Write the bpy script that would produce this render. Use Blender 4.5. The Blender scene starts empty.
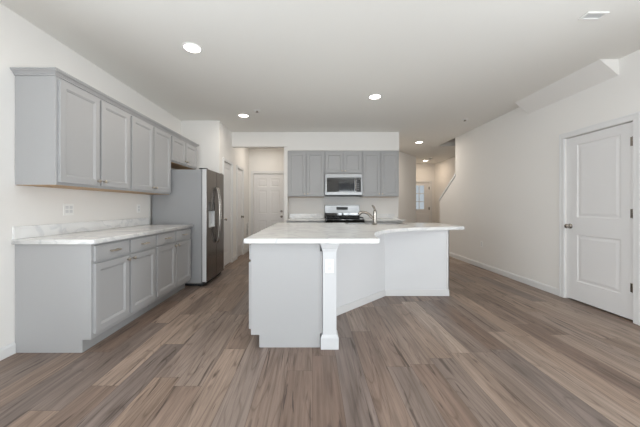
import bpy, bmesh, math, random
from mathutils import Vector, Matrix

random.seed(7)
SC = bpy.context.scene
COL = SC.collection
PI = math.pi

# ------------------------------------------------------------------ camera
F_PX, VPX, VPY, CAM_H = 281.0, 312.5, 206.4, 1.179
cd = bpy.data.cameras.new('camera')
cam = bpy.data.objects.new('camera', cd)
COL.objects.link(cam)
cam.location = (0, 0, CAM_H)
cam.rotation_euler = (PI / 2, 0, 0)
cd.sensor_width = 36
cd.lens = F_PX / 640 * 36
cd.shift_x = (320 - VPX) / 640
cd.shift_y = (VPY - 213.5) / 640
cd.clip_start = 0.05
SC.camera = cam

# ------------------------------------------------------------------ world, daylight, exposure
W = bpy.data.worlds.new('daylight')
SC.world = W
W.use_nodes = True
W.node_tree.nodes['Background'].inputs[0].default_value = (0.86, 0.93, 1.0, 1)
W.node_tree.nodes['Background'].inputs[1].default_value = 0.55


def area(name, loc, rot, sx, sy, power, color):
    l = bpy.data.lights.new(name, 'AREA')
    l.shape = 'RECTANGLE'
    l.size, l.size_y = sx, sy
    l.energy = power
    l.color = color
    o = bpy.data.objects.new(name, l)
    COL.objects.link(o)
    o.location = loc
    o.rotation_euler = rot
    return o


# daylight area lights outside four unseen window openings, added to light the room
DAY = (0.88, 0.95, 1.0)
# each shines through an added window behind or beside the viewer, tilted upwards
# to brighten the ceiling (local -Z points into the room)
TILT = math.radians(30)
area('added_daylight_rear_right', (2.2, -5.2, 1.1), (PI / 2 + TILT, 0, 0), 1.3, 2.3, 145, DAY)
area('added_daylight_rear_left', (-1.05, -5.2, 1.15), (PI / 2 + TILT, 0, 0), 2.2, 1.9, 145, DAY)
area('added_daylight_right', (3.95, -0.05, 1.1), (PI / 2 + TILT, 0, PI / 2), 2.1, 1.9, 175, DAY)
area('added_daylight_left', (-3.1, -0.05, 1.1), (PI / 2 + TILT, 0, -PI / 2), 2.1, 1.9, 175, DAY)
SC.cycles.diffuse_bounces = 10
SC.cycles.max_bounces = 14

VS = SC.view_settings
VS.view_transform = 'Standard'
VS.look = 'None'
VS.gamma = 1
VS.use_curve_mapping = False
VS.exposure = 0.0


# ------------------------------------------------------------------ materials
def srgb(r, g, b):
    def f(c):
        c /= 255
        return c / 12.92 if c <= 0.04045 else ((c + 0.055) / 1.055) ** 2.4
    return (f(r), f(g), f(b), 1)


def new_mat(name):
    m = bpy.data.materials.new(name)
    m.use_nodes = True
    nt = m.node_tree
    return m, nt, nt.nodes['Principled BSDF']


def plain(name, col, rough=0.5, metal=0.0, bump=0.0, scale=120, var=0.02, spec=0.5):
    m, nt, b = new_mat(name)
    N, L = nt.nodes, nt.links
    tc = N.new('ShaderNodeTexCoord')
    no = N.new('ShaderNodeTexNoise')
    no.inputs['Scale'].default_value = scale
    no.inputs['Detail'].default_value = 3
    L.new(tc.outputs['Object'], no.inputs['Vector'])
    mx = N.new('ShaderNodeMixRGB')
    mx.inputs[1].default_value = col
    mx.inputs[2].default_value = tuple(max(0, c * (1 - var * 2)) for c in col[:3]) + (1,)
    L.new(no.outputs['Fac'], mx.inputs[0])
    L.new(mx.outputs[0], b.inputs['Base Color'])
    b.inputs['Roughness'].default_value = rough
    b.inputs['Metallic'].default_value = metal
    b.inputs['Specular IOR Level'].default_value = spec
    if bump:
        bp = N.new('ShaderNodeBump')
        bp.inputs['Strength'].default_value = bump
        bp.inputs['Distance'].default_value = 0.002
        L.new(no.outputs['Fac'], bp.inputs['Height'])
        L.new(bp.outputs[0], b.inputs['Normal'])
    return m


def steel(name, col, rough, axis):
    """brushed metal: roughness streaks along one object axis"""
    m, nt, b = new_mat(name)
    N, L = nt.nodes, nt.links
    tc = N.new('ShaderNodeTexCoord')
    mp = N.new('ShaderNodeMapping')
    s = [300, 300, 300]
    s[axis] = 3
    mp.inputs['Scale'].default_value = s
    no = N.new('ShaderNodeTexNoise')
    no.inputs['Scale'].default_value = 1
    no.inputs['Detail'].default_value = 4
    L.new(tc.outputs['Object'], mp.inputs[0])
    L.new(mp.outputs[0], no.inputs['Vector'])
    mr = N.new('ShaderNodeMapRange')
    mr.inputs['To Min'].default_value = rough * 0.75
    mr.inputs['To Max'].default_value = rough * 1.25
    L.new(no.outputs['Fac'], mr.inputs['Value'])
    L.new(mr.outputs[0], b.inputs['Roughness'])
    b.inputs['Base Color'].default_value = col
    b.inputs['Metallic'].default_value = 1.0
    return m


def emissive(name, col, strength):
    m, nt, b = new_mat(name)
    b.inputs['Base Color'].default_value = (0.9, 0.9, 0.9, 1)
    b.inputs['Emission Color'].default_value = col
    b.inputs['Emission Strength'].default_value = strength
    return m


def wood_floor():
    m, nt, b = new_mat('vinyl_plank')
    N, L = nt.nodes, nt.links

    def math_(op, a, c=None, v=None):
        n = N.new('ShaderNodeMath')
        n.operation = op
        if hasattr(a, 'links'):
            L.new(a, n.inputs[0])
        else:
            n.inputs[0].default_value = a
        if c is not None:
            if hasattr(c, 'links'):
                L.new(c, n.inputs[1])
            else:
                n.inputs[1].default_value = c
        return n.outputs[0]
    tc = N.new('ShaderNodeTexCoord')
    sp = N.new('ShaderNodeSeparateXYZ')
    L.new(tc.outputs['Object'], sp.inputs[0])
    PW, PL = 0.182, 1.22
    u = math_('DIVIDE', sp.outputs[0], PW)
    row = math_('FLOOR', u)
    fu = math_('FRACT', u)
    wn = N.new('ShaderNodeTexWhiteNoise')
    wn.noise_dimensions = '1D'
    L.new(math_('ADD', row, 31.7), wn.inputs['W'])
    v = math_('ADD', math_('DIVIDE', sp.outputs[1], PL), math_('MULTIPLY', wn.outputs['Value'], 7.3))
    cell = math_('FLOOR', v)
    fv = math_('FRACT', v)
    cb = N.new('ShaderNodeCombineXYZ')
    L.new(row, cb.inputs[0])
    L.new(cell, cb.inputs[1])
    w2 = N.new('ShaderNodeTexWhiteNoise')
    w2.noise_dimensions = '2D'
    L.new(cb.outputs[0], w2.inputs['Vector'])
    # grain coordinates: stretched along the plank, shifted per plank
    sh = N.new('ShaderNodeVectorMath')
    sh.operation = 'MULTIPLY_ADD'
    L.new(w2.outputs['Color'], sh.inputs[0])
    sh.inputs[1].default_value = (9, 23, 5)
    L.new(tc.outputs['Object'], sh.inputs[2])

    def noise(scale, stretch, detail, dist=0.0, rough=0.55):
        mp = N.new('ShaderNodeMapping')
        mp.inputs['Scale'].default_value = (scale, scale * stretch, scale)
        L.new(sh.outputs[0], mp.inputs[0])
        n = N.new('ShaderNodeTexNoise')
        n.inputs['Scale'].default_value = 1
        n.inputs['Detail'].default_value = detail
        n.inputs['Roughness'].default_value = rough
        n.inputs['Distortion'].default_value = dist
        L.new(mp.outputs[0], n.inputs['Vector'])
        return n.outputs['Fac']
    broad = noise(10, 0.08, 4, 0.9)
    fine = noise(60, 0.03, 6, 0.5, 0.7)
    streak = noise(26, 0.06, 3, 1.0, 0.55)
    # growth-ring figure: contour lines of a smooth stretched noise give cathedral grain and knots
    rings = noise(6.5, 0.10, 1.0, 0.5, 0.35)
    ring = math_('FRACT', math_('MULTIPLY', rings, 11.0))
    ring = math_('ABSOLUTE', math_('SUBTRACT', ring, 0.5))

    def ramp(fac, stops):
        r = N.new('ShaderNodeValToRGB')
        e = r.color_ramp.elements
        while len(e) < len(stops):
            e.new(0.5)
        for k, (p, c) in enumerate(stops):
            e[k].position = p
            e[k].color = c
        L.new(fac, r.inputs[0])
        return r.outputs[0]

    def mix(mode, fac, a, c):
        n = N.new('ShaderNodeMixRGB')
        n.blend_type = mode
        for i, x in enumerate((fac, a, c)):
            if hasattr(x, 'links'):
                L.new(x, n.inputs[i])
            else:
                n.inputs[i].default_value = x
        return n.outputs[0]
    base = ramp(w2.outputs['Value'], [(0.0, srgb(113, 94, 83)), (0.2, srgb(154, 136, 123)), (0.4, srgb(117, 105, 99)),
                                      (0.6, srgb(143, 124, 110)), (0.8, srgb(125, 107, 96)), (1.0, srgb(158, 141, 128))])
    g1 = ramp(broad, [(0.30, (0.74, 0.72, 0.71, 1)), (0.5, (1.0, 1.0, 1.0, 1)), (0.70, (1.22, 1.22, 1.22, 1))])
    c = mix('MULTIPLY', 1.0, base, g1)
    g4 = ramp(ring, [(0.0, (0.72, 0.69, 0.67, 1)), (0.10, (0.98, 0.98, 0.98, 1)), (0.5, (1.05, 1.05, 1.05, 1))])
    c = mix('MULTIPLY', 0.95, c, g4)
    g2 = ramp(fine, [(0.34, (0.64, 0.61, 0.59, 1)), (0.56, (1.10, 1.10, 1.10, 1))])
    c = mix('MULTIPLY', 0.75, c, g2)
    g3 = ramp(streak, [(0.0, (0, 0, 0, 1)), (0.60, (0, 0, 0, 1)), (0.68, (1, 1, 1, 1))])
    c = mix('MIX', mix('MULTIPLY', 1.0, g3, (0.8, 0.8, 0.8, 1)), c, srgb(66, 52, 45))
    # plank joints
    e1 = math_('MULTIPLY', math_('MINIMUM', fu, math_('SUBTRACT', 1.0, fu)), PW)
    e2 = math_('MULTIPLY', math_('MINIMUM', fv, math_('SUBTRACT', 1.0, fv)), PL)
    ed = math_('MINIMUM', e1, e2)
    j = math_('LESS_THAN', ed, 0.0016)
    c = mix('MIX', math_('MULTIPLY', j, 0.6), c, srgb(70, 56, 49))
    L.new(c, b.inputs['Base Color'])
    mr = N.new('ShaderNodeMapRange')
    mr.inputs['To Min'].default_value = 0.36
    mr.inputs['To Max'].default_value = 0.52
    L.new(fine, mr.inputs['Value'])
    L.new(mr.outputs[0], b.inputs['Roughness'])
    bp = N.new('ShaderNodeBump')
    bp.inputs['Strength'].default_value = 0.12
    bp.inputs['Distance'].default_value = 0.001
    L.new(math_('SUBTRACT', fine, j), bp.inputs['Height'])
    L.new(bp.outputs[0], b.inputs['Normal'])
    return m


def marble():
    m, nt, b = new_mat('white_marble')
    N, L = nt.nodes, nt.links
    tc = N.new('ShaderNodeTexCoord')
    n1 = N.new('ShaderNodeTexNoise')
    n1.inputs['Scale'].default_value = 2.2
    n1.inputs['Detail'].default_value = 7
    n1.inputs['Distortion'].default_value = 1.6
    L.new(tc.outputs['Object'], n1.inputs['Vector'])
    r = N.new('ShaderNodeValToRGB')
    e = r.color_ramp.elements
    e[0].position, e[0].color = 0.45, srgb(233, 233, 232)
    e[1].position, e[1].color = 0.55, srgb(236, 236, 235)
    k = e.new(0.5)
    k.color = srgb(217, 218, 219)
    L.new(n1.outputs['Fac'], r.inputs[0])
    n2 = N.new('ShaderNodeTexNoise')
    n2.inputs['Scale'].default_value = 5
    n2.inputs['Detail'].default_value = 5
    L.new(tc.outputs['Object'], n2.inputs['Vector'])
    r2 = N.new('ShaderNodeValToRGB')
    r2.color_ramp.elements[0].position, r2.color_ramp.elements[0].color = 0.3, (0.93, 0.93, 0.935, 1)
    r2.color_ramp.elements[1].position, r2.color_ramp.elements[1].color = 0.6, (1, 1, 1, 1)
    L.new(n2.outputs['Fac'], r2.inputs[0])
    mx = N.new('ShaderNodeMixRGB')
    mx.blend_type = 'MULTIPLY'
    mx.inputs[0].default_value = 1
    L.new(r.outputs[0], mx.inputs[1])
    L.new(r2.outputs[0], mx.inputs[2])
    L.new(mx.outputs[0], b.inputs['Base Color'])
    b.inputs['Roughness'].default_value = 0.16
    return m


M = dict(
    wall=plain('wall_paint', srgb(231, 229, 226), 0.85, bump=0.08, scale=260, var=0.01, spec=0.25),
    ceil=plain('ceiling_paint', srgb(236, 235, 231), 0.9, bump=0.08, scale=220, var=0.01, spec=0.2),
    trim=plain('trim_paint', srgb(222, 222, 222), 0.4, var=0.01),
    door=plain('door_paint', srgb(222, 221, 221), 0.42, var=0.01),
    cab=plain('grey_cabinet_paint', srgb(170, 170, 171), 0.42, var=0.012, scale=60),
    knee=plain('island_wall_paint', srgb(222, 223, 225), 0.6, var=0.01),
    under=plain('maple_panel', srgb(190, 158, 122), 0.55, var=0.08, scale=30),
    post=plain('island_post_paint', srgb(202, 203, 205), 0.45, var=0.01),
    toe=plain('toe_kick_paint', srgb(160, 160, 160), 0.5, var=0.01),
    nickel=steel('satin_nickel', srgb(160, 154, 147), 0.24, 0),
    satin=steel('satin_hardware', srgb(198, 188, 174), 0.3, 0),
    steel=steel('stainless_steel', srgb(120, 116, 114), 0.2, 2),
    steelh=steel('stainless_steel_panel', srgb(142, 142, 142), 0.33, 0),
    fside=plain('fridge_side_paint', srgb(150, 151, 153), 0.45, var=0.015, scale=200, bump=0.05),
    black=plain('black_glass', srgb(14, 14, 15), 0.05, var=0.02, spec=1.0),
    silver=plain('silver_paint', srgb(200, 200, 201), 0.4, var=0.01),
    iron=plain('cast_iron', srgb(22, 22, 23), 0.5, var=0.05, bump=0.1),
    dark=plain('dark_plastic', srgb(38, 38, 40), 0.45, var=0.03),
    grey=plain('light_grey_plastic', srgb(214, 215, 216), 0.4, var=0.01),
    white=plain('white_plastic', srgb(238, 238, 236), 0.35, var=0.01),
    rubber=plain('grey_gasket', srgb(120, 120, 122), 0.6, var=0.03),
    floor=wood_floor(), marble=marble(),
    lamp=emissive('lamp_lens', (1.0, 0.93, 0.82, 1), 14),
    hold=plain('bronze_threshold', srgb(70, 58, 48), 0.5, var=0.05),
)


def glass():
    m, nt, b = new_mat('clear_glass')
    b.inputs['Base Color'].default_value = (0.93, 0.96, 0.97, 1)
    b.inputs['Roughness'].default_value = 0.02
    b.inputs['Transmission Weight'].default_value = 1.0
    b.inputs['IOR'].default_value = 1.05
    return m


M['glass'] = glass()


# ------------------------------------------------------------------ mesh helpers
def box(bm, x0, x1, y0, y1, z0, z1):
    v = [bm.verts.new(p) for p in ((x0, y0, z0), (x1, y0, z0), (x1, y1, z0), (x0, y1, z0),
                                   (x0, y0, z1), (x1, y0, z1), (x1, y1, z1), (x0, y1, z1))]
    for f in ((3, 2, 1, 0), (4, 5, 6, 7), (0, 1, 5, 4), (1, 2, 6, 5), (2, 3, 7, 6), (3, 0, 4, 7)):
        bm.faces.new([v[i] for i in f])
    return bm


def prism(bm, poly, z0, z1):
    """vertical prism over a counter-clockwise footprint"""
    lo = [bm.verts.new((x, y, z0)) for x, y in poly]
    hi = [bm.verts.new((x, y, z1)) for x, y in poly]
    n = len(poly)
    bm.faces.new(lo[::-1])
    bm.faces.new(hi)
    for i in range(n):
        bm.faces.new((lo[i], lo[(i + 1) % n], hi[(i + 1) % n], hi[i]))
    return bm


def extrude_profile(bm, prof, axis, a0, a1):
    """closed 2-D profile (p, z) swept along 'x' or 'y'"""
    def P(t, a):
        return (a, t[0], t[1]) if axis == 'x' else (t[0], a, t[1])
    A = [bm.verts.new(P(t, a0)) for t in prof]
    B = [bm.verts.new(P(t, a1)) for t in prof]
    n = len(prof)
    bm.faces.new(A[::-1])
    bm.faces.new(B)
    for i in range(n):
        bm.faces.new((A[i], A[(i + 1) % n], B[(i + 1) % n], B[i]))
    bmesh.ops.recalc_face_normals(bm, faces=bm.faces)
    return bm


def lathe(bm, prof, center=(0, 0, 0), axis='z', seg=24):
    """profile [(r, h)] turned about an axis through center; ends capped"""
    rings = []
    for r, h in prof:
        ring = []
        for k in range(seg):
            a = 2 * PI * k / seg
            p = (r * math.cos(a), r * math.sin(a), h)
            if axis == 'y':
                p = (p[0], -p[2], p[1])      # h goes to -y (out of a front)
            elif axis == 'x':
                p = (p[2], p[0], p[1])
            ring.append(bm.verts.new((p[0] + center[0], p[1] + center[1], p[2] + center[2])))
        rings.append(ring)
    for a, b in zip(rings, rings[1:]):
        for k in range(seg):
            f = bm.faces.new((a[k], a[(k + 1) % seg], b[(k + 1) % seg], b[k]))
            f.smooth = True
    bm.faces.new(rings[0][::-1])
    bm.faces.new(rings[-1])
    bmesh.ops.recalc_face_normals(bm, faces=bm.faces)
    return bm


def tube(bm, pts, radii, seg=14, squash=1.0):
    pts = [Vector(p) for p in pts]
    rings = []
    up = Vector((0.31, 0.17, 1)).normalized()
    for i, p in enumerate(pts):
        t = (pts[min(i + 1, len(pts) - 1)] - pts[max(i - 1, 0)]).normalized()
        s = t.cross(up)
        if s.length < 1e-3:
            s = t.cross(Vector((1, 0, 0)))
        s.normalize()
        n = s.cross(t).normalized()
        r = radii[i] if isinstance(radii, (list, tuple)) else radii
        rings.append([bm.verts.new(p + s * (r * math.cos(2 * PI * k / seg)) + n * (r * squash * math.sin(2 * PI * k / seg)))
                      for k in range(seg)])
    for a, b in zip(rings, rings[1:]):
        for k in range(seg):
            f = bm.faces.new((a[k], a[(k + 1) % seg], b[(k + 1) % seg], b[k]))
            f.smooth = True
    bm.faces.new(rings[0][::-1])
    bm.faces.new(rings[-1])
    bmesh.ops.recalc_face_normals(bm, faces=bm.faces)
    return bm


def smooth_path(pts, n=8):
    """Catmull-Rom through the points"""
    P = [Vector(p) for p in pts]
    P = [P[0] * 2 - P[1]] + P + [P[-1] * 2 - P[-2]]
    out = []
    for i in range(1, len(P) - 2):
        for k in range(n):
            t = k / n
            a, b, c, d = P[i - 1], P[i], P[i + 1], P[i + 2]
            out.append(0.5 * ((2 * b) + (c - a) * t + (2 * a - 5 * b + 4 * c - d) * t * t + (3 * b - a - 3 * c + d) * t ** 3))
    out.append(P[-2])
    return out


def panel_slab(w, h, t, panels, profile):
    """a slab facing -Y (front at y=-t, back at y=0) whose front carries sunk / raised panels on a grid"""
    bm = bmesh.new()
    xs = sorted({0, w} | {p[0] for p in panels} | {p[1] for p in panels})
    zs = sorted({0, h} | {p[2] for p in panels} | {p[3] for p in panels})
    V = {}

    def vt(x, y, z):
        k = (round(x, 5), round(y, 5), round(z, 5))
        if k not in V:
            V[k] = bm.verts.new(k)
        return V[k]

    def quad(*p):
        bm.faces.new([vt(*q) for q in p])
    for i in range(len(xs) - 1):
        for j in range(len(zs) - 1):
            a, b, c, d = xs[i], xs[i + 1], zs[j], zs[j + 1]
            hit = [p for p in panels if abs(p[0] - a) < 1e-6 and abs(p[1] - b) < 1e-6 and abs(p[2] - c) < 1e-6 and abs(p[3] - d) < 1e-6]
            if not hit:
                quad((a, -t, c), (b, -t, c), (b, -t, d), (a, -t, d))
                continue
            pi, pd = 0, 0
            for ins, dep in profile:
                o = [(a + pi, -t + pd, c + pi), (b - pi, -t + pd, c + pi), (b - pi, -t + pd, d - pi), (a + pi, -t + pd, d - pi)]
                n = [(a + ins, -t + dep, c + ins), (b - ins, -t + dep, c + ins), (b - ins, -t + dep, d - ins), (a + ins, -t + dep, d - ins)]
                for k in range(4):
                    quad(o[k], o[(k + 1) % 4], n[(k + 1) % 4], n[k])
                pi, pd = ins, dep
            quad(*n)
    for i in range(len(xs) - 1):
        a, b = xs[i], xs[i + 1]
        quad((a, 0, 0), (b, 0, 0), (b, -t, 0), (a, -t, 0))
        quad((a, -t, h), (b, -t, h), (b, 0, h), (a, 0, h))
    for j in range(len(zs) - 1):
        c, d = zs[j], zs[j + 1]
        quad((0, 0, c), (0, -t, c), (0, -t, d), (0, 0, d))
        quad((w, -t, c), (w, 0, c), (w, 0, d), (w, -t, d))
    bm.faces.new([vt(x, 0, 0) for x in xs[::-1]] + [vt(0, 0, z) for z in zs[1:]] + [vt(x, 0, h) for x in xs[1:]] + [vt(w, 0, z) for z in zs[-2:0:-1]])
    bmesh.ops.recalc_face_normals(bm, faces=bm.faces)
    return bm


def obj(name, bm, mat, parent=None, loc=(0, 0, 0), rotz=0, bevel=0.0, seg=2):
    me = bpy.data.meshes.new(name)
    bm.to_mesh(me)
    bm.free()
    me.materials.append(mat)
    o = bpy.data.objects.new(name, me)
    COL.objects.link(o)
    o.location = loc
    o.rotation_euler = (0, 0, rotz)
    if parent:
        o.parent = parent
    if bevel:
        b = o.modifiers.new('bevel', 'BEVEL')
        b.width = bevel
        b.segments = seg
        b.limit_method = 'ANGLE'
        b.angle_limit = math.radians(50)
    return o


def B(*a):
    return box(bmesh.new(), *a)


def BB(*boxes):
    bm = bmesh.new()
    for b in boxes:
        box(bm, *b)
    return bm


def tag(o, label, cat, group=None, kind=None):
    o['label'] = label
    o['category'] = cat
    if group:
        o['group'] = group
    if kind:
        o['kind'] = kind
    return o


def thing(name, label, cat, loc=(0, 0, 0), rotz=0, group=None, kind=None):
    o = bpy.data.objects.new(name, None)
    o.empty_display_size = 0.1
    COL.objects.link(o)
    o.location = loc
    o.rotation_euler = (0, 0, rotz)
    return tag(o, label, cat, group, kind)


def struct(name, bm, mat, label, cat):
    return tag(obj(name, bm, mat), label, cat, kind='structure')


def kids(o):
    return [c for c in bpy.data.objects if c.parent == o]


def copy_tree(o, parent=None):
    c = o.copy()
    COL.objects.link(c)
    if parent:
        c.parent = parent
    for ch in kids(o):
        copy_tree(ch, c)
    return c


# ================================================================== SETTING
XL, XR, ZC = -2.398, 3.254, 2.742      # left wall, right wall, ceiling
YR = -4.6                            # rear wall
XP = -1.70                           # pantry wall
YA = 5.12                            # end wall of the fridge alcove
YS = 5.92                            # soffit / cabinet front plane at the back
YB = 6.25                            # back wall of the kitchen
YH = 7.50                            # end of the left hallway
YF = 10.27                           # front-door wall

struct('floor', B(XL - .1, 4.6, YR - .1, 10.4, -0.1, 0), M['floor'], 'brown and grey wood-look plank floor running through the room', 'floor')
struct('ceiling', BB((XL - .1, XR, YR - .1, 10.4, ZC, ZC + .1), (XR, 4.6, 7.25, 10.4, ZC, ZC + .1)), M['ceil'],
       'flat white painted ceiling with recessed lights', 'ceiling')


def wall_x(x0, x1, y0, y1, z1, openings):
    """wall of constant x; openings (ya, yb, za, zb) cut through it"""
    bm = bmesh.new()
    y = y0
    for ya, yb, za, zb in sorted(openings):
        box(bm, x0, x1, y, ya, 0, z1)
        if za > 0:
            box(bm, x0, x1, ya, yb, 0, za)
        box(bm, x0, x1, ya, yb, zb, z1)
        y = yb
    box(bm, x0, x1, y, y1, 0, z1)
    return bm


def wall_y(y0, y1, x0, x1, z1, openings):
    bm = bmesh.new()
    x = x0
    for xa, xb, za, zb in sorted(openings):
        box(bm, x, xa, y0, y1, 0, z1)
        if za > 0:
            box(bm, xa, xb, y0, y1, 0, za)
        box(bm, xa, xb, y0, y1, zb, z1)
        x = xb
    box(bm, x, x1, y0, y1, 0, z1)
    return bm


struct('wall_left', wall_x(XL - .1, XL, YR, 8.4, ZC, [(-1.1, 1.0, .4, 2.3)]), M['wall'], 'white painted wall behind the long run of grey cabinets', 'wall')
D1 = (2.845, 3.617)                  # closet door in the right wall
struct('wall_right', wall_x(XR, XR + .12, YR, 6.40, ZC, [(-1.1, 1.0, .4, 2.3), (D1[0], D1[1], 0, 2.05)]), M['wall'], 'long greige painted wall with the closet door', 'wall')
struct('wall_closet', BB((XR + .12, 4.2, 2.6, 2.7, 0, ZC), (XR + .12, 4.2, 3.8, 3.9, 0, ZC), (4.2, 4.3, 2.6, 3.9, 0, ZC), (XR + .12, 4.3, 2.6, 3.9, ZC, ZC + .1)),
       M['wall'], 'walls of the closet behind the white door', 'wall')
# boxed-in slope under the stairs, running along the top of the right wall
bm = bmesh.new()
extrude_profile(bm, [(3.05, ZC), (XR, ZC), (XR, 2.572)], 'y', 2.986, 4.238)
struct('wall_bulkhead', bm, M['wall'], 'sloped bulkhead between ceiling and right wall above the closet door', 'bulkhead')
# sloping stair wall
bm = bmesh.new()
extrude_profile(bm, [(6.40, 0), (7.17, 0), (7.17, 1.34), (6.40, 1.865)], 'x', XR, XR + .12)
for v in bm.verts:
    pass
struct('wall_stair', bm, M['wall'], 'half wall with sloping top at the foot of the stairs', 'wall')
bm = bmesh.new()
extrude_profile(bm, [(6.401, 1.868), (7.19, 1.330), (7.19, 1.385), (6.401, 1.923)], 'x', XR - .018, XR + .138)
struct('trim_1', bm, M['trim'], 'sloping cap trim on the stair half wall', 'trim')
struct('wall_stairwell', BB((4.47, 4.57, 4.0, 10.4, 0, 4.3), (XR, 4.47, 7.25, 7.35, ZC + .1, 4.3), (XR - .1, XR, 4.0, 7.35, ZC + .1, 4.3),
                            (XR + .06, 4.47, 3.91, 4.0, 0, 4.3), (XR - .1, 4.57, 3.91, 7.35, 4.3, 4.4)), M['wall'], 'stairwell walls rising above the hall ceiling', 'wall')
struct('wall_alcove', B(XL, XP, YA, YA + .1, 0, ZC), M['wall'], 'white wall end just beyond the refrigerator', 'wall')
DA, DB = (5.37, 5.90), (6.33, 6.82)
struct('wall_pantry', wall_x(XP - .1, XP, YA + .1, YH, ZC, [(DA[0], DA[1], 0, 2.05), (DB[0], DB[1], 0, 2.05)]), M['wall'],
       'hallway wall with two narrow white doors beyond the refrigerator', 'wall')
DH = (-1.575, -0.765)
struct('wall_hall', wall_y(YH, YH + .1, XL, -.525, ZC, [(DH[0], DH[1], 0, 2.05)]), M['wall'], 'end wall of the left hallway with a white door', 'wall')
struct('wall_garage', BB((XL, -.425, 8.3, 8.4, 0, ZC), (-.525, -.425, YH + .1, 8.3, 0, ZC)), M['wall'], 'walls behind the hallway door', 'wall')
struct('wall_partition', B(-.60, -.525, YS, YH, 0, ZC), M['wall'], 'narrow wall end between hallway opening and back cabinets', 'wall')
struct('wall_back', B(-.525, 1.91, YB, YB + .1, 0, ZC), M['wall'], 'white kitchen back wall behind the range', 'wall')
struct('wall_soffit', BB((XP, -.60, YS, YS + .12, 2.438, ZC), (-.525, 1.82, YS - .02, YB, 2.352, ZC), (-.60, -.525, YS - .02, YS, 2.438, ZC)), M['wall'],
       'white soffit beam above back cabinets and hallway opening', 'soffit')
ang = [(1.0, 6.36), (1.06, 6.36), (3.26, 8.85), (3.26, YF), (3.14, YF), (3.14, 8.9)]
struct('wall_angled', prism(bmesh.new(), ang, 0, ZC), M['wall'], 'diagonal grey-lit wall right of the back cabinets', 'wall')
DFx = (3.37, 4.29)
struct('wall_front', wall_y(YF, YF + .1, 3.14, 4.6, ZC, [(DFx[0], DFx[1], 0, 2.05)]), M['wall'], 'far entry wall with the glazed front door', 'wall')
struct('wall_rear', wall_y(YR - .1, YR, XL - .1, XR + .12, ZC, [(-2.15, .05, .4, 2.3), (1.5, 2.9, 0.05, 2.6)]), M['wall'], 'wall with added windows at the near end of the room', 'wall')

# baseboards
BASE = [(0, 0), (.014, 0), (.014, .07), (.008, .088), (0, .09)]


def base_run_x(bm, x, sgn, y0, y1):
    extrude_profile(bm, [(x + sgn * p, z) for p, z in BASE], 'y', y0, y1)


bm = bmesh.new()
base_run_x(bm, XL, 1, YR, 2.258)
struct('baseboard_left', bm, M['trim'], 'white baseboard on the left wall', 'baseboard')
bm = bmesh.new()
base_run_x(bm, XR, -1, D1[1] + .075, 7.17)
base_run_x(bm, XR, -1, YR, D1[0] - .075)
struct('baseboard_right', bm, M['trim'], 'white baseboard along the right wall', 'baseboard')
bm = bmesh.new()
base_run_x(bm, XP, 1, YA, DA[0] - .06)
base_run_x(bm, XP, 1, DA[1] + .06, DB[0] - .06)
base_run_x(bm, XP, 1, DB[1] + .06, YH)
struct('baseboard_hall', bm, M['trim'], 'white baseboard between the narrow hallway doors', 'baseboard')

RAISED = [(.012, .007), (.026, .007), (.05, .002)]


def room_door(name, label, origin, rotz, w, h, panels, knob_u, hinge_u=None, cw=.07, knob_z=.93, bolt=False, slab=None, wall_t=.1):
    """door facing local -Y; wall face is local y=0, slab sits 15 mm back in the opening; u runs along local X"""
    d = thing(name, label, 'door', origin, rotz, kind='structure')
    g = .004
    bm = panel_slab(w - 2 * g, h - .024, .035, [(a - g, b - g, c - .018, e - .018) for a, b, c, e in panels], RAISED) if slab is None else slab
    s = obj('slab', bm, M['door'], d, (g, .05, .018))
    bm = BB((-cw, -.004, -.016, 0, 0, h + .004), (w + .004, w + cw, -.016, 0, 0, h + .004), (-cw, w + cw, -.016, 0, h + .004, h + cw),
            (-cw, -cw + .018, -.021, -.016, 0, h + cw), (w + cw - .018, w + cw, -.021, -.016, 0, h + cw), (-cw + .018, w + cw - .018, -.021, -.016, h + cw - .018, h + cw))
    obj('casing', bm, M['trim'], d, bevel=.003)
    bm = BB((-.001, .012, .052, wall_t, 0, h), (w - .012, w + .001, .052, wall_t, 0, h), (0, w, .052, wall_t, h - .012, h + .001))
    obj('jamb', bm, M['trim'], d)
    bm = bmesh.new()
    lathe(bm, [(.032, 0), (.032, .006), (.026, .009), (.011, .012), (.010, .028), (.020, .034), (.027, .044), (.027, .054), (.020, .062), (.004, .065)],
          (knob_u, .015, knob_z), 'y')
    obj('knob', bm, M['nickel'], d)
    if bolt:
        bm = bmesh.new()
        lathe(bm, [(.03, 0), (.03, .01), (.022, .014), (.004, .016)], (knob_u, .015, knob_z + .14), 'y')
        obj('deadbolt', bm, M['nickel'], d)
    if hinge_u is not None:
        for z in (.30, 1.06, 1.80):
            bm = BB((hinge_u - .016, hinge_u + .016, .0115, .0145, z, z + .09))
            tube(bm, [(hinge_u + .014, .008, z - .004), (hinge_u + .014, .008, z + .094)], .0065, 10)
            obj('hinge', bm, M['nickel'], d)
    return d


# closet door in the right wall: faces -X, local u runs towards the camera
w = D1[1] - D1[0]
room_door('door_1', 'white two-panel closet door with three hinges on right wall', (XR, D1[1], 0), -PI / 2, w, 2.05,
          [(.145, w - .135, .25, .83), (.145, w - .135, 1.045, 1.945)], .055, w - .026, knob_z=.93, wall_t=.12)
# narrow pantry doors: face +X, u runs away from the camera
w = DA[1] - DA[0]
room_door('door_2', 'narrow white hallway door just beyond the refrigerator', (XP, DA[0], 0), PI / 2, w, 2.05,
          [(.10, w - .10, .25, .83), (.10, w - .10, 1.045, 1.945)], .055, cw=.055)
w = DB[1] - DB[0]
room_door('door_3', 'second narrow white hallway door, farther than the one beside the refrigerator', (XP, DB[0], 0), PI / 2, w, 2.05,
          [(.10, w - .10, .25, .83), (.10, w - .10, 1.045, 1.945)], w - .05, cw=.055)
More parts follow.
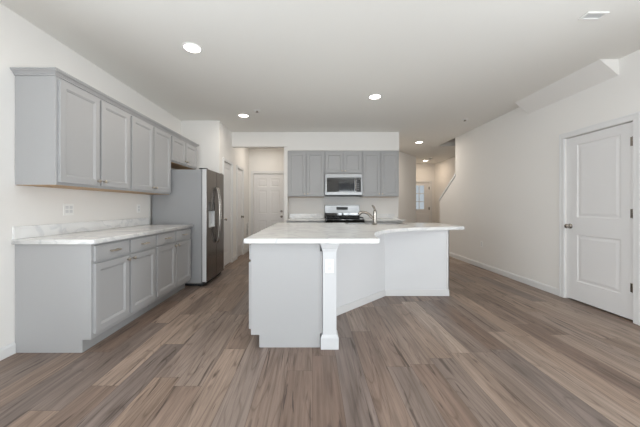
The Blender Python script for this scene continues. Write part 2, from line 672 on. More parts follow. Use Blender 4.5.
# six-panel door at the hallway end
w = DH[1] - DH[0]
c6 = [(.11, w / 2 - .05), (w / 2 + .05, w - .11)]
room_door('door_4', 'white six-panel door with deadbolt at left hallway end', (DH[0], YH, 0), 0, w, 2.05,
          [(a, b, z0, z1) for a, b in c6 for z0, z1 in ((.24, .80), (.98, 1.60), (1.70, 1.92))], w - .065, bolt=True, knob_z=.91)
# front door with a half light
w = DFx[1] - DFx[0]
gx0, gx1, gz0, gz1 = .17, w - .205, 1.06, 1.945
slab = BB((0.004, gx0, -.035, 0, 0, 2.03), (gx1, w - .004, -.035, 0, 0, 2.03), (gx0, gx1, -.035, 0, 0, gz0), (gx0, gx1, -.035, 0, gz1, 2.03))
for a, b in ((.12, w / 2 - .04), (w / 2 + .04, w - .12)):
    extrude_profile(slab, [(-.035, .25), (-.043, .262), (-.043, .888), (-.035, .90)], 'x', a, b)
dr = room_door('door_5', 'white front door with nine-pane window at the far entry', (DFx[0], YF, 0), 0, w, 2.05, [], .07, w - .026, slab=slab, bolt=True)
bm = BB((gx0 - .03, gx0, .008, .018, gz0 - .03, gz1 + .03), (gx1, gx1 + .03, .008, .018, gz0 - .03, gz1 + .03),
        (gx0, gx1, .008, .018, gz0 - .03, gz0), (gx0, gx1, .008, .018, gz1, gz1 + .03))
for k in (1, 2):
    x = gx0 + (gx1 - gx0) * k / 3
    box(bm, x - .011, x + .011, .012, .030, gz0, gz1)
    z = gz0 + (gz1 - gz0) * k / 3
    box(bm, gx0, gx1, .0125, .0295, z - .011, z + .011)
obj('window_frame', bm, M['trim'], dr)
obj('glass', B(gx0, gx1, .033, .037, gz0, gz1), M['glass'], dr)

# unseen windows added to the rear wall so daylight has a way in
for nm, x0, x1, z0, z1, lab in (('added_window_1', -2.15, .05, .4, 2.3, 'added unseen wide window in the wall behind the viewer'),
                                ('added_window_2', 1.5, 2.9, .05, 2.6, 'added unseen patio door in the wall behind the viewer')):
    wv = thing(nm, lab, 'window', ((x0 + x1) / 2, YR - .05, z0), kind='structure')
    hw, hh = (x1 - x0) / 2, z1 - z0
    bm = BB((-hw, -hw + .05, -.04, .04, 0, hh), (hw - .05, hw, -.04, .04, 0, hh), (-.035, .035, -.04, .04, 0.05, hh - .05), (-hw + .05, hw - .05, -.04, .04, 0, .05), (-hw + .05, hw - .05, -.04, .04, hh - .05, hh))
    obj('frame', bm, M['trim'], wv)

wv = thing('added_window_3', 'added unseen side window in the right wall beside the viewer', 'window', (XR + .06, -.05, .4), PI / 2, kind='structure')  # out-of-view side windows, added on both walls to admit daylight
bm = BB((-1.05, -1.0, -.04, .04, 0, 1.9), (1.0, 1.05, -.04, .04, 0, 1.9), (-1.0, 1.0, -.04, .04, 0, .05), (-1.0, 1.0, -.04, .04, 1.85, 1.9), (-.02, .02, -.03, .03, .05, 1.85))
obj('frame', bm, M['trim'], wv)
wv2 = copy_tree(wv)
wv2.name = 'added_window_4'
wv2.location.x = XL - .05
wv2['label'] = 'added unseen side window in the left wall beside the viewer'

# ================================================================== CABINETS
DOORP = [(.004, .004), (.008, .004), (.017, .011), (.019, .011)]


def cab_door(name, w, h, parent, loc, knob=None):
    rail = .052
    bm = panel_slab(w, h, .022, [(rail, w - rail, rail, h - rail)], DOORP)
    d = obj(name, bm, M['cab'], parent, loc, bevel=.0015)
    if knob:
        bm = bmesh.new()
        lathe(bm, [(.009, 0), (.007, .012), (.012, .017), (.016, .021), (.016, .027), (.011, .030), (.002, .031)], (knob[0], -.022, knob[1]), 'y', 18)
        obj('knob', bm, M['satin'], d)
    return d


def cab_drawer(w, h, parent, loc, pull=True):
    bm = panel_slab(w, h, .019, [(.012, w - .012, .012, h - .012)], [(.006, -.002), (.007, -.002)])
    d = obj('drawer', bm, M['cab'], parent, loc, bevel=.002)
    if pull:
        L = .115
        bm = bmesh.new()
        c = w / 2
        tube(bm, [(c - L / 2, -.046, h / 2), (c - L / 4, -.047, h / 2), (c, -.0475, h / 2), (c + L / 4, -.047, h / 2), (c + L / 2, -.046, h / 2)], .0075, 12)
        for s in (-1, 1):
            tube(bm, [(c + s * L * .36, -.020, h / 2), (c + s * L * .36, -.030, h / 2), (c + s * L * .36, -.0455, h / 2)], [.009, .006, .006], 10)
        obj('pull', bm, M['satin'], d)
    return d


def upper_cabinet(label, origin, rotz, w, h, depth, group, knobs=True, name='upper_cabinet', edge=.022, gap=.022, bottom=.025, top=.04, kz=.045):
    t = thing(name, label, 'cabinet', origin, rotz, group)
    obj('body', BB((0, w, 0, depth, .004, h), ), M['cab'], t, bevel=.0015)
    obj('underside', B(.006, w - .006, .012, depth - .006, 0, .004), M['under'], t)
    dw = (w - 2 * edge - gap) / 2
    for k in range(2):
        cab_door('door', dw, h - bottom - top, t, (edge + k * (dw + gap), 0, bottom),
                 ((dw - .026, kz) if k == 0 else (.026, kz)) if knobs else None)
    return t


# ---- left wall uppers (facing +X; local X runs away from the viewer)
XU = -2.07                       # face-frame plane
Y0, YM, Y1, Y2 = 2.262, 3.176, 4.090, 5.004
DU = XU - XL - .002
UG = 'grey wall cabinets on the left wall'
uA = upper_cabinet('grey two-door wall cabinet nearest the viewer, with exposed flat end panel', (XU, Y0, 1.35), PI / 2, YM - Y0 - .001, .90, DU, UG)
uB = upper_cabinet('grey two-door wall cabinet in mid run, between end-panel cabinet and fridge cabinet', (XU, YM, 1.35), PI / 2, Y1 - YM - .001, .90, DU, UG)
uC = upper_cabinet('short grey two-door wall cabinet above the refrigerator', (XU, Y1, 1.83), PI / 2, Y2 - Y1, .42, DU, UG)
# crown moulding, one length per unit (profile out from the face, up)
CR = [(0, -.018), (-.009, -.018), (-.009, -.008), (-.014, -.006), (-.018, .002), (-.027, .010), (-.033, .012), (-.033, .020), (-.039, .022), (-.039, .031), (0, .031)]


def crown(parent, w, h, left_return=None, right_return=None, depth=DU):
    bm = bmesh.new()
    e0 = -.042 if left_return else 0
    # front length with mitred left end
    A, Bv = [], []
    for p, z in CR:
        A.append(bm.verts.new(((p if left_return else 0), p, h + z)))
        Bv.append(bm.verts.new(((w - p if right_return else w), p, h + z)))
    n = len(CR)
    for i in range(n):
        bm.faces.new((A[i], A[(i + 1) % n], Bv[(i + 1) % n], Bv[i]))
    bm.faces.new(Bv[::-1]) if not right_return else None
    if left_return:
        Cv = [bm.verts.new((p, depth, h + z)) for p, z in CR]
        for i in range(n):
            bm.faces.new((A[i], A[(i + 1) % n], Cv[(i + 1) % n], Cv[i]))
        bm.faces.new(Cv)
    else:
        bm.faces.new(A)
    if right_return:
        Cv = [bm.verts.new((w - p, depth, h + z)) for p, z in CR]
        for i in range(n):
            bm.faces.new((Bv[i], Bv[(i + 1) % n], Cv[(i + 1) % n], Cv[i]))
        bm.faces.new(Cv)
    bmesh.ops.recalc_face_normals(bm, faces=bm.faces)
    obj('crown_moulding', bm, M['cab'], parent)


crown(uA, YM - Y0, .90, left_return=True)
crown(uB, Y1 - YM, .90)
crown(uC, Y2 - Y1, .42, right_return=True)

# ---- left wall bases
XBF = -1.783
BG = 'grey base cabinets under the left countertop'


def base_cabinet(label, origin, rotz, w, depth, group, name='base_cabinet', drawers=True, toe=.075, h=.874, knobs=True, hollow=False):
    t = thing(name, label, 'cabinet', origin, rotz, group)
    if hollow:
        bm = BB((0, .018, 0, depth, .105, h), (w - .018, w, 0, depth, .105, h), (.018, w - .018, depth - .012, depth, .105, h), (.018, w - .018, 0, depth - .012, .105, .123),
                (.018, w - .018, 0, .019, .69, h), (0, w, toe, depth, 0, .105))
    else:
        bm = bmesh.new()
        extrude_profile(bm, [(0, .105), (toe, .105), (toe, 0), (depth, 0), (depth, h), (0, h)], 'x', 0, w)
    obj('body', bm, M['cab'], t, bevel=.0015)
    obj('toe_kick', B(.004, w - .004, toe - .006, toe - .0005, 0.001, .104), M['toe'], t)
    edge, gap = .022, .030
    dw = (w - 2 * edge - gap) / 2
    for k in range(2):
        x = edge + k * (dw + gap)
        cab_door('door', dw, .565, t, (x, 0, .145), ((dw - .026, .53) if k == 0 else (.026, .53)) if knobs else None)
        cab_drawer(dw, .125, t, (x, 0, .731), drawers)
    return t


base_cabinet('grey base cabinet with two drawers, nearest the viewer, plain end panel showing', (XBF, Y0, 0), PI / 2, YM - Y0 - .001, XBF - XL - .002, BG)
base_cabinet('grey base cabinet with two drawers, standing next to the refrigerator', (XBF, YM, 0), PI / 2, Y1 - YM - .001, XBF - XL - .002, BG)


# ---- counters
def slab_curve(name, loops, z0, z1, mat, bev=.004):
    """flat slab with rounded arrises from 2-D loops (first outer, rest holes)"""
    cu = bpy.data.curves.new(name, 'CURVE')
    cu.dimensions = '2D'
    cu.fill_mode = 'BOTH'
    cu.extrude = (z1 - z0) / 2 - bev
    cu.bevel_depth = bev
    cu.bevel_resolution = 2
    cu.offset = -bev
    for lp in loops:
        s = cu.splines.new('POLY')
        s.points.add(len(lp) - 1)
        for p, q in zip(s.points, lp):
            p.co = (q[0], q[1], 0, 1)
        s.use_cyclic_u = True
    tmp = bpy.data.objects.new(name, cu)
    COL.objects.link(tmp)
    dg = bpy.context.evaluated_depsgraph_get()
    me = bpy.data.meshes.new_from_object(tmp.evaluated_get(dg))
    bpy.data.objects.remove(tmp)
    bpy.data.curves.remove(cu)
    bm = bmesh.new()
    bm.from_mesh(me)
    bmesh.ops.remove_doubles(bm, verts=bm.verts, dist=1e-4)
    bmesh.ops.recalc_face_normals(bm, faces=bm.faces)
    bm.to_mesh(me)
    bm.free()
    me.name = name
    me.materials.clear()
    me.materials.append(mat)
    o = bpy.data.objects.new(name, me)
    COL.objects.link(o)
    o.location = (0, 0, (z0 + z1) / 2)
    return o


def round_corner(p0, c, p1, r, n=6):
    """points rounding the corner c between p0 and p1"""
    a = (Vector(p0) - Vector(c)).normalized()
    b = (Vector(p1) - Vector(c)).normalized()
    s, e = Vector(c) + a * r, Vector(c) + b * r
    out = []
    for k in range(n + 1):
        t = k / n
        out.append(tuple((s * (1 - t) ** 2 + Vector(c) * 2 * t * (1 - t) + e * t * t)))
    return out


lc = thing('countertop', 'white marble countertop with backsplash over left grey base cabinets', 'countertop', (0, 0, 0))
XE = -1.742
pts = [(XL + .001, 2.236)] + round_corner((XL, 2.236), (XE, 2.236), (XE, 4.1), .035) + [(XE, 4.098), (XL + .001, 4.098)]
o = slab_curve('slab', [pts], .876, .914, M['marble'])
o.parent = lc
obj('backsplash', B(XL + .001, XL + .02, 2.24, 4.098, .9145, 1.016), M['marble'], lc, bevel=.002)

# ================================================================== REFRIGERATOR
fr = thing('refrigerator', 'stainless side-by-side refrigerator with dispenser beside the base cabinets', 'refrigerator', (XL + .04, 4.135, 0), 0)
FW, FH = .80, 1.735
fx1 = -1.635 - (XL + .04)           # cabinet front in local x
fxd = -1.557 - (XL + .04)           # door front
obj('body', B(0, fx1, 0, FW, .045, FH - .012), M['fside'], fr, bevel=.004)
obj('gasket', B(fx1, fx1 + .008, .008, FW - .008, .07, FH - .018), M['rubber'], fr)
obj('base_grille', BB((.03, fx1 - .01, .01, FW - .01, .012, .045), (fx1 - .01, fx1 + .03, .006, FW - .006, .012, .058)), M['dark'], fr)
for y in (.03, FW - .07):
    obj('foot', B(fx1 - .06, fx1 - .02, y, y + .04, 0, .012), M['dark'], fr)
sp = .415
# doors: rounded front, built around the dispenser recess on the near one


def fridge_door(y0, y1, cut=None):
    bm = bmesh.new()
    x0, x1 = fx1 + .008, fxd
    z0, z1 = .062, FH
    if cut is None:
        box(bm, x0, x1, y0, y1, z0, z1)
    else:
        ya, yb, za, zb = cut
        ys, zs = [y0, ya, yb, y1], [z0, za, zb, z1]
        V = {}

        def vt(x, y, z):
            k = (x, y, z)
            if k not in V:
                V[k] = bm.verts.new(k)
            return V[k]
        for i in range(3):
            for j in range(3):
                if i == 1 and j == 1:
                    continue
                bm.faces.new((vt(x1, ys[i], zs[j]), vt(x1, ys[i + 1], zs[j]), vt(x1, ys[i + 1], zs[j + 1]), vt(x1, ys[i], zs[j + 1])))
        xr = x1 - .055
        q = [(ya, za), (yb, za), (yb, zb), (ya, zb)]
        for k in range(4):
            a, b = q[k], q[(k + 1) % 4]
            bm.faces.new((vt(x1, *a), vt(x1, *b), vt(xr, *b), vt(xr, *a)))
        bm.faces.new([vt(xr, *a) for a in q])
        bm.faces.new([vt(x0, y0, z0), vt(x0, y1, z0), vt(x0, y1, z1), vt(x0, y0, z1)])
        for j in range(3):
            bm.faces.new((vt(x0, y0, zs[j]), vt(x1, y0, zs[j]), vt(x1, y0, zs[j + 1]), vt(x0, y0, zs[j + 1]))) if j in (0, 1, 2) else None
            bm.faces.new((vt(x0, y1, zs[j]), vt(x1, y1, zs[j]), vt(x1, y1, zs[j + 1]), vt(x0, y1, zs[j + 1])))
        for i in range(3):
            bm.faces.new((vt(x0, ys[i], z0), vt(x1, ys[i], z0), vt(x1, ys[i + 1], z0), vt(x0, ys[i + 1], z0)))
            bm.faces.new((vt(x0, ys[i], z1), vt(x1, ys[i], z1), vt(x1, ys[i + 1], z1), vt(x0, ys[i + 1], z1)))
        bmesh.ops.remove_doubles(bm, verts=bm.verts, dist=1e-5)
        bmesh.ops.recalc_face_normals(bm, faces=bm.faces)
    return bm


cut = (.085, .345, .86, 1.235)
d1 = obj('freezer_door', fridge_door(.002, sp - .003, cut), M['steel'], fr, bevel=.006, seg=3)
d2 = obj('fridge_door', fridge_door(sp + .003, FW - .002), M['steel'], fr, bevel=.006, seg=3)
obj('door_edge', B(fx1 + .012, fxd - .006, .0008, .0018, .066, FH - .005), M['silver'], d1)
ya, yb, za, zb = cut
obj('dispenser_display', B(fxd - .054, fxd + .003, ya + .002, yb - .002, 1.11, zb - .002), M['black'], d1, bevel=.002)
bm = BB((fxd - .054, fxd - .050, ya + .004, yb - .004, za + .02, 1.108), (fxd - .05, fxd - .004, ya + .002, ya + .006, za + .02, 1.108),
        (fxd - .05, fxd - .004, yb - .006, yb - .002, za + .02, 1.108), (fxd - .054, fxd + .004, ya + .002, yb - .002, za + .002, za + .02))
obj('dispenser_niche', bm, M['grey'], d1)
obj('dispenser_paddle', BB((fxd - .048, fxd - .036, ya + .08, yb - .08, .96, 1.07)), M['grey'], d1, bevel=.003)
for dd, y in ((d1, sp - .035), (d2, sp + .035)):
    bm = bmesh.new()
    path = [(fxd + .001, y, .60), (fxd + .030, y, .63), (fxd + .052, y, .76), (fxd + .060, y, .92), (fxd + .062, y, 1.04), (fxd + .060, y, 1.16), (fxd + .052, y, 1.32), (fxd + .030, y, 1.45), (fxd + .001, y, 1.48)]
    tube(bm, smooth_path(path, 5), .0125, 12)
    obj('handle', bm, M['nickel'], dd)
for y in (.03, FW - .09):
    obj('hinge_cap', B(fx1 - .05, fxd - .012, y, y + .06, FH, FH + .014), M['dark'], fr, bevel=.004)

# ================================================================== BACK RUN
XC0, XC1, XC2, XC3 = -.523, .2585, 1.045, 1.818
BU = 'grey wall cabinets on the kitchen back wall'
DBk = YB - YS - .002
kw = dict(edge=.016, gap=.016, bottom=.02, top=.035, kz=.04)
upper_cabinet('tall grey wall cabinet left of the microwave on the back wall', (XC0, YS, 1.38), 0, XC1 - XC0 - .001, .97, DBk, BU, **kw)
upper_cabinet('short grey wall cabinet directly above the microwave', (XC1, YS, 1.863), 0, XC2 - XC1 - .001, .487, DBk, BU, **kw)
upper_cabinet('tall grey wall cabinet right of the microwave on the back wall', (XC2, YS, 1.38), 0, XC3 - XC2, .97, DBk, BU, **kw)
YBF = 5.68
BBk = 'grey base cabinets beside the range'
base_cabinet('grey base cabinet left of the range', (XC0, YBF, 0), 0, XC1 - XC0 - .006, YB - YBF - .002, BBk)
base_cabinet('grey base cabinet right of the range', (XC2, YBF, 0), 0, XC3 - XC2, YB - YBF - .002, BBk)
for x0, x1, lab in ((XC0 + .001, XC1 - .005, 'white marble counter left of the range'), (XC2 + .001, 1.86, 'white marble counter right of the range')):
    t = thing('countertop', lab, 'countertop', (0, 0, 0), group='marble counters beside the range')
    o = slab_curve('slab', [[(x0, YBF - .03), (x1, YBF - .03), (x1, YB - .001), (x0, YB - .001)]], .876, .914, M['marble'])
    o.parent = t
    obj('backsplash', B(x0, min(x1, 1.82), YB - .02, YB - .001, .9145, 1.016), M['marble'], t, bevel=.002)

# ---- microwave
mw = thing('microwave', 'stainless over-range microwave with black glass window under short cabinet', 'microwave', (XC1 + .004, 0, 1.405), 0)
mW = XC2 - XC1 - .010
yf, yb_ = 5.845, YB - .003
obj('body', B(0, mW, yf + .03, yb_, .012, .450), M['steelh'], mw)
obj('vent', BB((.01, mW - .01, yf + .02, yb_ - .02, -.008, .012)), M['dark'], mw)
dW = mW
md = obj('door', panel_slab(dW, .438, .03, [(.035, mW - .028, .062, .362)], [(.003, .004)]), M['steelh'], mw, (0, yf + .03, .012), bevel=.003)
obj('window', B(.039, mW - .165, -.0285, -.0262, .066, .358), M['black'], md)
obj('control_panel', B(mW - .125, mW - .033, -.0285, -.0262, .066, .358), M['dark'], md)
bm = bmesh.new()
hx = mW - .145
tube(bm, [(hx, -.055, .085), (hx, -.060, .15), (hx, -.062, .22), (hx, -.060, .29), (hx, -.055, .355)], .010, 12)
for z in (.10, .34):
    tube(bm, [(hx, -.0265, z), (hx, -.056, z)], .007, 10)
obj('handle', bm, M['nickel'], md)
bm = bmesh.new()
for r in range(4):
    for c in range(3):
        box(bm, .645 + c * .022, .660 + c * .022, -.0298, -.0286, .10 + r * .04, .122 + r * .04)
obj('keypad', bm, M['rubber'], md)
obj('display', B(mW - .118, mW - .040, -.0298, -.0286, .295, .338), M['black'], md)

# ---- range
rg = thing('range', 'stainless range with black cooktop and display backguard below microwave', 'range', (XC1 + .008, 0, 0), 0)
rW = XC2 - XC1 - .018
ry0, ry1 = 5.575, YB - .004
obj('body', B(0, rW, ry0 + .045, ry1, .04, .895), M['steelh'], rg)
obj('base_drawer', B(.004, rW - .004, ry0 + .01, ry0 + .044, .05, .20), M['steelh'], rg, bevel=.003)
od = obj('oven_door', B(.004, rW - .004, ry0, ry0 + .044, .21, .76), M['steelh'], rg, bevel=.004)
obj('oven_window', B(.10, rW - .10, ry0 - .003, ry0, .32, .64), M['black'], od)
bm = bmesh.new()
tube(bm, [(.05, ry0 - .05, .71), (rW / 2, ry0 - .055, .71), (rW - .05, ry0 - .05, .71)], .011, 12)
for x in (.07, rW - .07):
    tube(bm, [(x, ry0 - .0005, .71), (x, ry0 - .05, .71)], .008, 10)
obj('oven_handle', bm, M['nickel'], od)
pn = obj('control_panel', B(0, rW, ry0 + .005, ry0 + .044, .77, .893), M['black'], rg, bevel=.004)
for k in range(5):
    bm = bmesh.new()
    lathe(bm, [(.022, 0), (.022, .02), (.017, .028), (.004, .03)], (.10 + k * (rW - .2) / 4, ry0 + .004, .83), 'y', 20)
    obj('control_knob', bm, M['dark'], pn)
ct = slab_curve('cooktop', [[*round_corner((XC1 + .0, ry0 + .2), (0, ry0 - .01), (.3, ry0 - .01), .035), *round_corner((.3, ry0 - .01), (rW, ry0 - .01), (rW, ry0 + .2), .035), (rW, ry1 - .075), (0, ry1 - .075)]], .895, .925, M['black'], .006)
ct.parent = rg
for cx in (.13, rW / 2, rW - .13):
    bm = bmesh.new()
    hwid = .105
    for sx in (-hwid, 0, hwid):
        box(bm, cx + sx - .006, cx + sx + .006, ry0 + .03, ry1 - .115, .944, .962)
    for yy in (ry0 + .03, ry0 + .15, ry0 + .27, ry0 + .39, ry1 - .127):
        box(bm, cx - hwid, cx + hwid, yy, yy + .012, .943, .961)
    for sx in (-hwid, hwid):
        for yy in (ry0 + .036, ry1 - .122):
            box(bm, cx + sx - .006, cx + sx + .006, yy - .006, yy + .006, .9255, .945)
    obj('grate', bm, M['iron'], rg)
for cx in (.13, rW - .13):
    for cy in (ry0 + .15, ry0 + .42):
        bm = bmesh.new()
        lathe(bm, [(.045, .9255), (.045, .934), (.032, .936), (.032, .941), (.004, .9425)], (cx, cy, 0), 'z', 20)
        obj('burner', bm, M['iron'], rg)
bg = obj('backguard', BB((0, rW, ry1 - .07, ry1, .895, 1.205)), M['steelh'], rg, bevel=.006)
obj('backguard_display', B(rW / 2 - .125, rW / 2 + .125, ry1 - .073, ry1 - .0705, 1.105, 1.165), M['dark'], bg)
obj('backguard_skirt', B(.004, rW - .004, ry1 - .074, ry1 - .0705, .926, 1.035), M['black'], bg)

# ================================================================== ISLAND
# white half wall: straight, diagonal, straight
outer = [(.17, 2.468), (.17, 2.946), (.951, 3.70), (1.785, 3.70)]
inner = [(1.785, 3.80), (.911, 3.80), (.07, 2.990), (.07, 2.468)]
kn = thing('island_half_wall', 'white angled half wall on the seating side of the kitchen island', 'half wall', (.95, 3.70, 0))
off = Matrix.Translation((-.95, -3.70, 0))
bm = prism(bmesh.new(), outer + inner, 0, .875)
bmesh.ops.transform(bm, matrix=off, verts=bm.verts)
obj('panel', bm, M['knee'], kn)
ro = [(.182, 2.47), (.182, 2.941), (.956, 3.688), (1.797, 3.688), (1.797, 3.80), (1.7855, 3.80), (1.7855, 3.6995), (.9512, 3.6995), (.1705, 2.9457), (.1705, 2.47)]
bm = prism(bmesh.new(), ro, 0.001, .085)
bmesh.ops.transform(bm, matrix=off, verts=bm.verts)
obj('baseboard', bm, M['trim'], kn, bevel=.003)
bm = BB((1.7855, 1.793, 3.692, 3.80, .086, .874), (1.76, 1.793, 3.692, 3.6995, .086, .874))
bmesh.ops.transform(bm, matrix=off, verts=bm.verts)
obj('corner_trim', bm, M['trim'], kn)
# cabinets of the island (doors face the refrigerator, local X runs towards the viewer)
XI = -.515
IG = 'grey island cabinets facing the refrigerator'
ic = base_cabinet('grey island cabinet with flat end panel facing viewer beside white post', (XI, 3.262, 0), -PI / 2, .914, .578, IG, name='island_cabinet')
obj('scribe_strip', B(.8945, .912, .5785, .596, .118, .804), M['cab'], ic)
base_cabinet('grey island cabinet facing the refrigerator, farther from the viewer', (XI, 4.176, 0), -PI / 2, .912, .578, IG, name='island_cabinet')
base_cabinet('grey island cabinet below the sink, facing the range', (1.40, 4.47, 0), PI, .92, .64, 'grey island cabinets facing the range', name='island_cabinet', drawers=False, hollow=True)
base_cabinet('grey island cabinet facing the range, at the breakfast-bar end', (1.784, 4.47, 0), PI, .383, .64, 'grey island cabinets facing the range', name='island_cabinet', drawers=False)
# post
ps = thing('island_post', 'square white post under the front edge of the island countertop', 'post', (.142, 2.387, 0))
h = .057
obj('shaft', B(-h, h, -h, h, .115, .81), M['post'], ps, bevel=.002)


def ring_stack(prof):
    bm = bmesh.new()
    rs = [[bm.verts.new((sx * r, sy * r, z)) for sx, sy in ((-1, -1), (1, -1), (1, 1), (-1, 1))] for r, z in prof]
    for a, b in zip(rs, rs[1:]):
        for k in range(4):
            bm.faces.new((a[k], a[(k + 1) % 4], b[(k + 1) % 4], b[k]))
    bm.faces.new(rs[0][::-1])
    bm.faces.new(rs[-1])
    return bm


obj('base', ring_stack([(.074, 0), (.074, .092), (.070, .10), (.061, .112), (.057, .1155)]), M['post'], ps)
obj('capital', ring_stack([(.0575, .808), (.0615, .812), (.0615, .825), (.066, .832), (.073, .852), (.077, .862), (.077, .8752)]), M['post'], ps)
# countertop with a concave seating edge and a sink cut-out
edge = [(.60, 2.72), (.67, 2.92), (.84, 3.17), (1.05, 3.36), (1.29, 3.49), (1.60, 3.58), (1.82, 3.63)]
cv = [(.553, 2.285), (.555, 2.45), *edge]
cvp = [tuple(p[:2]) for p in smooth_path([(x, y, 0) for x, y in [(.553, 2.36), (.562, 2.52)] + edge], 6)]
loop = [(-.56, 2.285)] + round_corner((-.56, 2.285), (.553, 2.285), (.553, 2.4), .03) + cvp + round_corner((1.82, 3.63), (1.99, 3.66), (1.99, 4.5), .03) + [(1.99, 4.55), (-.56, 4.55)]
sk0, sk1, sk2, sk3 = .52, 1.37, 4.10, 4.44
hole = round_corner((sk0, sk3), (sk0, sk2), (sk1, sk2), .01) + round_corner((sk0, sk2), (sk1, sk2), (sk1, sk3), .01) + \
    round_corner((sk1, sk2), (sk1, sk3), (sk0, sk3), .01) + round_corner((sk1, sk3), (sk0, sk3), (sk0, sk2), .01)
it = slab_curve('island_countertop', [loop, hole], .876, .916, M['marble'])
tag(it, 'large white marble island countertop with concave curved edge', 'countertop')
# sink (double bowl, hung under the cut-out)
sk = thing('sink', 'stainless double-bowl sink set in the island countertop', 'sink', ((sk0 + sk1) / 2, (sk2 + sk3) / 2, .70))


def bowl(x0, x1, y0, y1, zt, zb, t=.004):
    bm = bmesh.new()
    V = lambda x, y, z: bm.verts.new((x, y, z))
    q = [(x0, y0), (x1, y0), (x1, y1), (x0, y1)]
    ot = [V(x, y, zt) for x, y in q]
    ob = [V(x, y, zb) for x, y in q]
    qi = [(x0 + t, y0 + t), (x1 - t, y0 + t), (x1 - t, y1 - t), (x0 + t, y1 - t)]
    itp = [V(x, y, zt) for x, y in qi]
    ib = [V(x + (.02 if k in (0, 3) else -.02), y + (.02 if k < 2 else -.02), zb + t) for k, (x, y) in enumerate(qi)]
    for k in range(4):
        j = (k + 1) % 4
        bm.faces.new((ot[k], ot[j], ob[j], ob[k]))
        bm.faces.new((itp[k], itp[j], ib[j], ib[k]))
        bm.faces.new((ot[k], ot[j], itp[j], itp[k]))
    bm.faces.new(ob)
    bm.faces.new(ib)
    bmesh.ops.recalc_face_normals(bm, faces=bm.faces)
    return bm


hwk, hdk = (sk1 - sk0) / 2, (sk3 - sk2) / 2
obj('basin', bowl(-hwk + .012, -.008, -hdk + .012, hdk - .012, .2162, 0), M['steelh'], sk)
obj('basin', bowl(.008, hwk - .012, -hdk + .012, hdk - .012, .2162, 0), M['steelh'], sk)
obj('divider', B(-.008, .008, -hdk + .012, hdk - .012, .02, .2164), M['steelh'], sk, bevel=.003)
obj('rim', BB((-hwk - .02, hwk + .02, -hdk - .02, -hdk + .014, .2164, .2215), (-hwk - .02, hwk + .02, hdk - .014, hdk + .02, .2164, .2215),
              (-hwk - .02, -hwk + .014, -hdk + .014, hdk - .014, .2164, .2215), (hwk - .014, hwk + .02, -hdk + .014, hdk - .014, .2164, .2215)), M['nickel'], sk, bevel=.002)
for x in (-hwk / 2, hwk / 2):
    bm = bmesh.new()
    lathe(bm, [(.045, .0045), (.045, .007), (.035, .0065), (.004, .0055)], (x, 0, 0), 'z', 20)
    obj('drain', bm, M['nickel'], sk)
# faucet
fc = thing('faucet', 'single-handle brushed nickel kitchen faucet standing behind the island sink', 'faucet', (.895, 4.03, .916))
bm = bmesh.new()
lathe(bm, [(.034, 0), (.034, .006), (.027, .012), (.0235, .03), (.0225, .14), (.0235, .17), (.024, .19), (.019, .203), (.004, .208)], (0, 0, 0), 'z', 24)
obj('faucet_body', bm, M['nickel'], fc)
bm = bmesh.new()
path = smooth_path([(-.012, .006, .075), (-.045, .03, .115), (-.085, .06, .155), (-.125, .088, .175), (-.165, .112, .176), (-.195, .13, .160), (-.205, .137, .145)], 5)
nn = len(path)
tube(bm, path, [.019 + (.004 if i > nn * .72 else 0) for i in range(nn)], 14)
obj('spout', bm, M['nickel'], fc)
bm = bmesh.new()
tube(bm, smooth_path([(0, 0, .20), (-.004, -.004, .225), (-.016, -.01, .25), (-.036, -.016, .272), (-.045, -.018, .277)], 4), [.019] * 5 + [.016] * 6 + [.013] * 6, 12, .8)
obj('handle', bm, M['nickel'], fc)


# ================================================================== OUTLETS, LIGHTS, SMALL FITTINGS
def outlet(label, loc, rotz, gangs=1, name='wall_outlet'):
    t = thing(name, label, 'outlet', loc, rotz, 'white electrical outlets')
    w_ = .07 + .046 * (gangs - 1)
    obj('plate', B(-w_ / 2, w_ / 2, -.006, 0, -.0575, .0575), M['white'], t, bevel=.002)
    for g in range(gangs):
        cx = (g - (gangs - 1) / 2) * .046
        for z in (-.02, .02):
            obj('receptacle', B(cx - .017, cx + .017, -.0085, -.006, z - .0145, z + .0145), M['grey'], t, bevel=.003)
    return t


outlet('white double-gang outlet plate on left wall above the nearer counter end', (XL, 2.76, 1.15), PI / 2, 2)
outlet('white single outlet on left wall above counter near the refrigerator', (XL, 3.87, 1.15), PI / 2)
outlet('white outlet low on the greige right wall above the baseboard', (XR, 5.40, .455), -PI / 2)
outlet('white duplex outlet on front face of the island post', (.142, 2.387 - .057, .685), 0)


def downlight(label, x, y, power, color):
    t = thing('recessed_light', label, 'ceiling light', (x, y, ZC), 0, 'recessed ceiling lights')
    bm = bmesh.new()
    seg = 32
    prof = [(.094, 0), (.094, -.004), (.088, -.008), (.078, -.008), (.074, -.003), (.074, 0)]
    rings = [[bm.verts.new((r * math.cos(2 * PI * k / seg), r * math.sin(2 * PI * k / seg), z)) for k in range(seg)] for r, z in prof]
    n = len(rings)
    for i in range(n):
        a, b = rings[i], rings[(i + 1) % n]
        for k in range(seg):
            f = bm.faces.new((a[k], a[(k + 1) % seg], b[(k + 1) % seg], b[k]))
            f.smooth = True
    bmesh.ops.recalc_face_normals(bm, faces=bm.faces)
    obj('trim_ring', bm, M['white'], t)
    bm = bmesh.new()
    lathe(bm, [(.073, -.001), (.073, -.004), (.05, -.0055), (.003, -.006)], (0, 0, 0), 'z', 32)
    obj('lens', bm, M['lamp'], t)
    l = bpy.data.lights.new('recessed_lamp', 'AREA')
    l.shape = 'DISK'
    l.size = .14
    l.energy = power
    l.color = color
    lo = bpy.data.objects.new('recessed_lamp', l)
    COL.objects.link(lo)
    lo.parent = t
    lo.location = (0, 0, -.012)
    return t


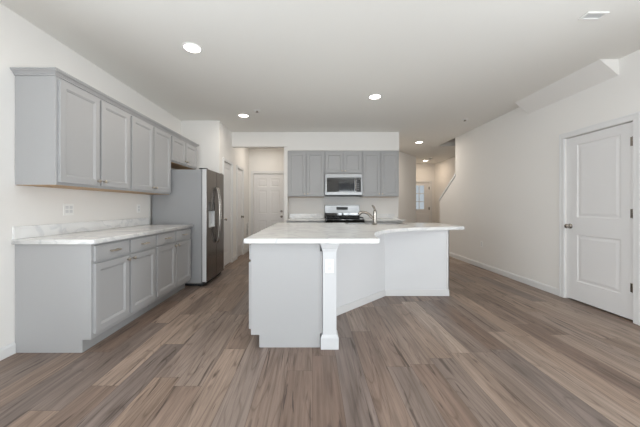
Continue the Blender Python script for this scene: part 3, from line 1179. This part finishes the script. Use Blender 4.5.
WARM = (1.0, .90, .78)
WARMER = (1.0, .80, .60)
downlight('recessed ceiling light over aisle between left cabinets and island, nearest the viewer', -1.185, 2.77, 6, WARM)
downlight('recessed ceiling light in front of the refrigerator alcove', -1.186, 4.83, 6, WARM)
downlight('recessed ceiling light above the island sink', .89, 4.0, 6, WARM)
downlight('recessed ceiling light in the passage right of the soffit', 2.60, 6.85, 13, WARM)
downlight('small distant recessed ceiling light in front of the front door', 3.85, 9.6, 6, WARMER)
downlight('recessed hallway light hidden behind the soffit beam', -1.15, 6.75, 4.8, WARM)


def disc(name, label, cat, x, y, prof, mat):
    bm = bmesh.new()
    lathe(bm, prof, (0, 0, 0), 'z', 24)
    o_ = obj(name, bm, mat, None, (x, y, ZC))
    return tag(o_, label, cat)


t = thing('sprinkler', 'small ceiling sprinkler beside the light in front of refrigerator alcove', 'sprinkler', (-.904, 4.58, ZC), group='ceiling sprinklers')
bm = bmesh.new()
lathe(bm, [(.055, 0), (.055, -.003), (.04, -.007), (.004, -.008)], (0, 0, 0), 'z', 24)
obj('escutcheon', bm, M['white'], t)
bm = bmesh.new()
lathe(bm, [(.012, -.0082), (.012, -.024), (.024, -.026), (.024, -.029), (.003, -.030)], (0, 0, 0), 'z', 16)
obj('deflector', bm, M['nickel'], t)
t2 = copy_tree(t)
t2.location = (2.74, 5.05, ZC)
t2['label'] = 'small ceiling sprinkler out near the right wall, away from the lights'
t = thing('smoke_detector', 'small round smoke detector on ceiling beside the distant entry light', 'smoke detector', (3.83, 9.15, ZC))
bm = bmesh.new()
lathe(bm, [(.065, 0), (.065, -.018), (.055, -.032), (.02, -.036), (.003, -.036)], (0, 0, 0), 'z', 24)
obj('housing', bm, M['white'], t)
bm = bmesh.new()
lathe(bm, [(.018, -.0362), (.018, -.039), (.003, -.040)], (0, 0, 0), 'z', 16)
obj('button', bm, M['rubber'], t)


def register(name, label, loc, rot, w_, h_, n, back):
    t = thing(name, label, 'vent', loc, 0)
    t.rotation_euler = rot
    bm = BB((-w_ / 2, w_ / 2, -h_ / 2, -h_ / 2 + .018, 0, .008), (-w_ / 2, w_ / 2, h_ / 2 - .018, h_ / 2, 0, .008),
            (-w_ / 2, -w_ / 2 + .018, -h_ / 2 + .018, h_ / 2 - .018, 0, .008), (w_ / 2 - .018, w_ / 2, -h_ / 2 + .018, h_ / 2 - .018, 0, .008))
    obj('frame', bm, M['white'], t, bevel=.001)
    obj('backing', B(-w_ / 2 + .018, w_ / 2 - .018, -h_ / 2 + .018, h_ / 2 - .018, 0, .001), M[back], t)
    bm = bmesh.new()
    for k in range(n):
        y = -h_ / 2 + .018 + (h_ - .036) * (k + .5) / n
        s = (h_ - .036) / n * .42
        extrude_profile(bm, [(y - s, .0015), (y - s + .001, .0015), (y + s, .0065), (y + s - .001, .0065)], 'x', -w_ / 2 + .018, w_ / 2 - .018)
    obj('louvers', bm, M['white'], t)
    return t


register('ceiling_vent', 'white louvered air register on ceiling at upper right', (2.30, 2.30, ZC), (PI, 0, 0), .17, .09, 4, 'grey')
register('return_vent', 'white return-air grille low on the left hallway wall beside the end door', (XP, 7.31, .59), (PI / 2, 0, PI / 2), .30, .36, 10, 'dark')
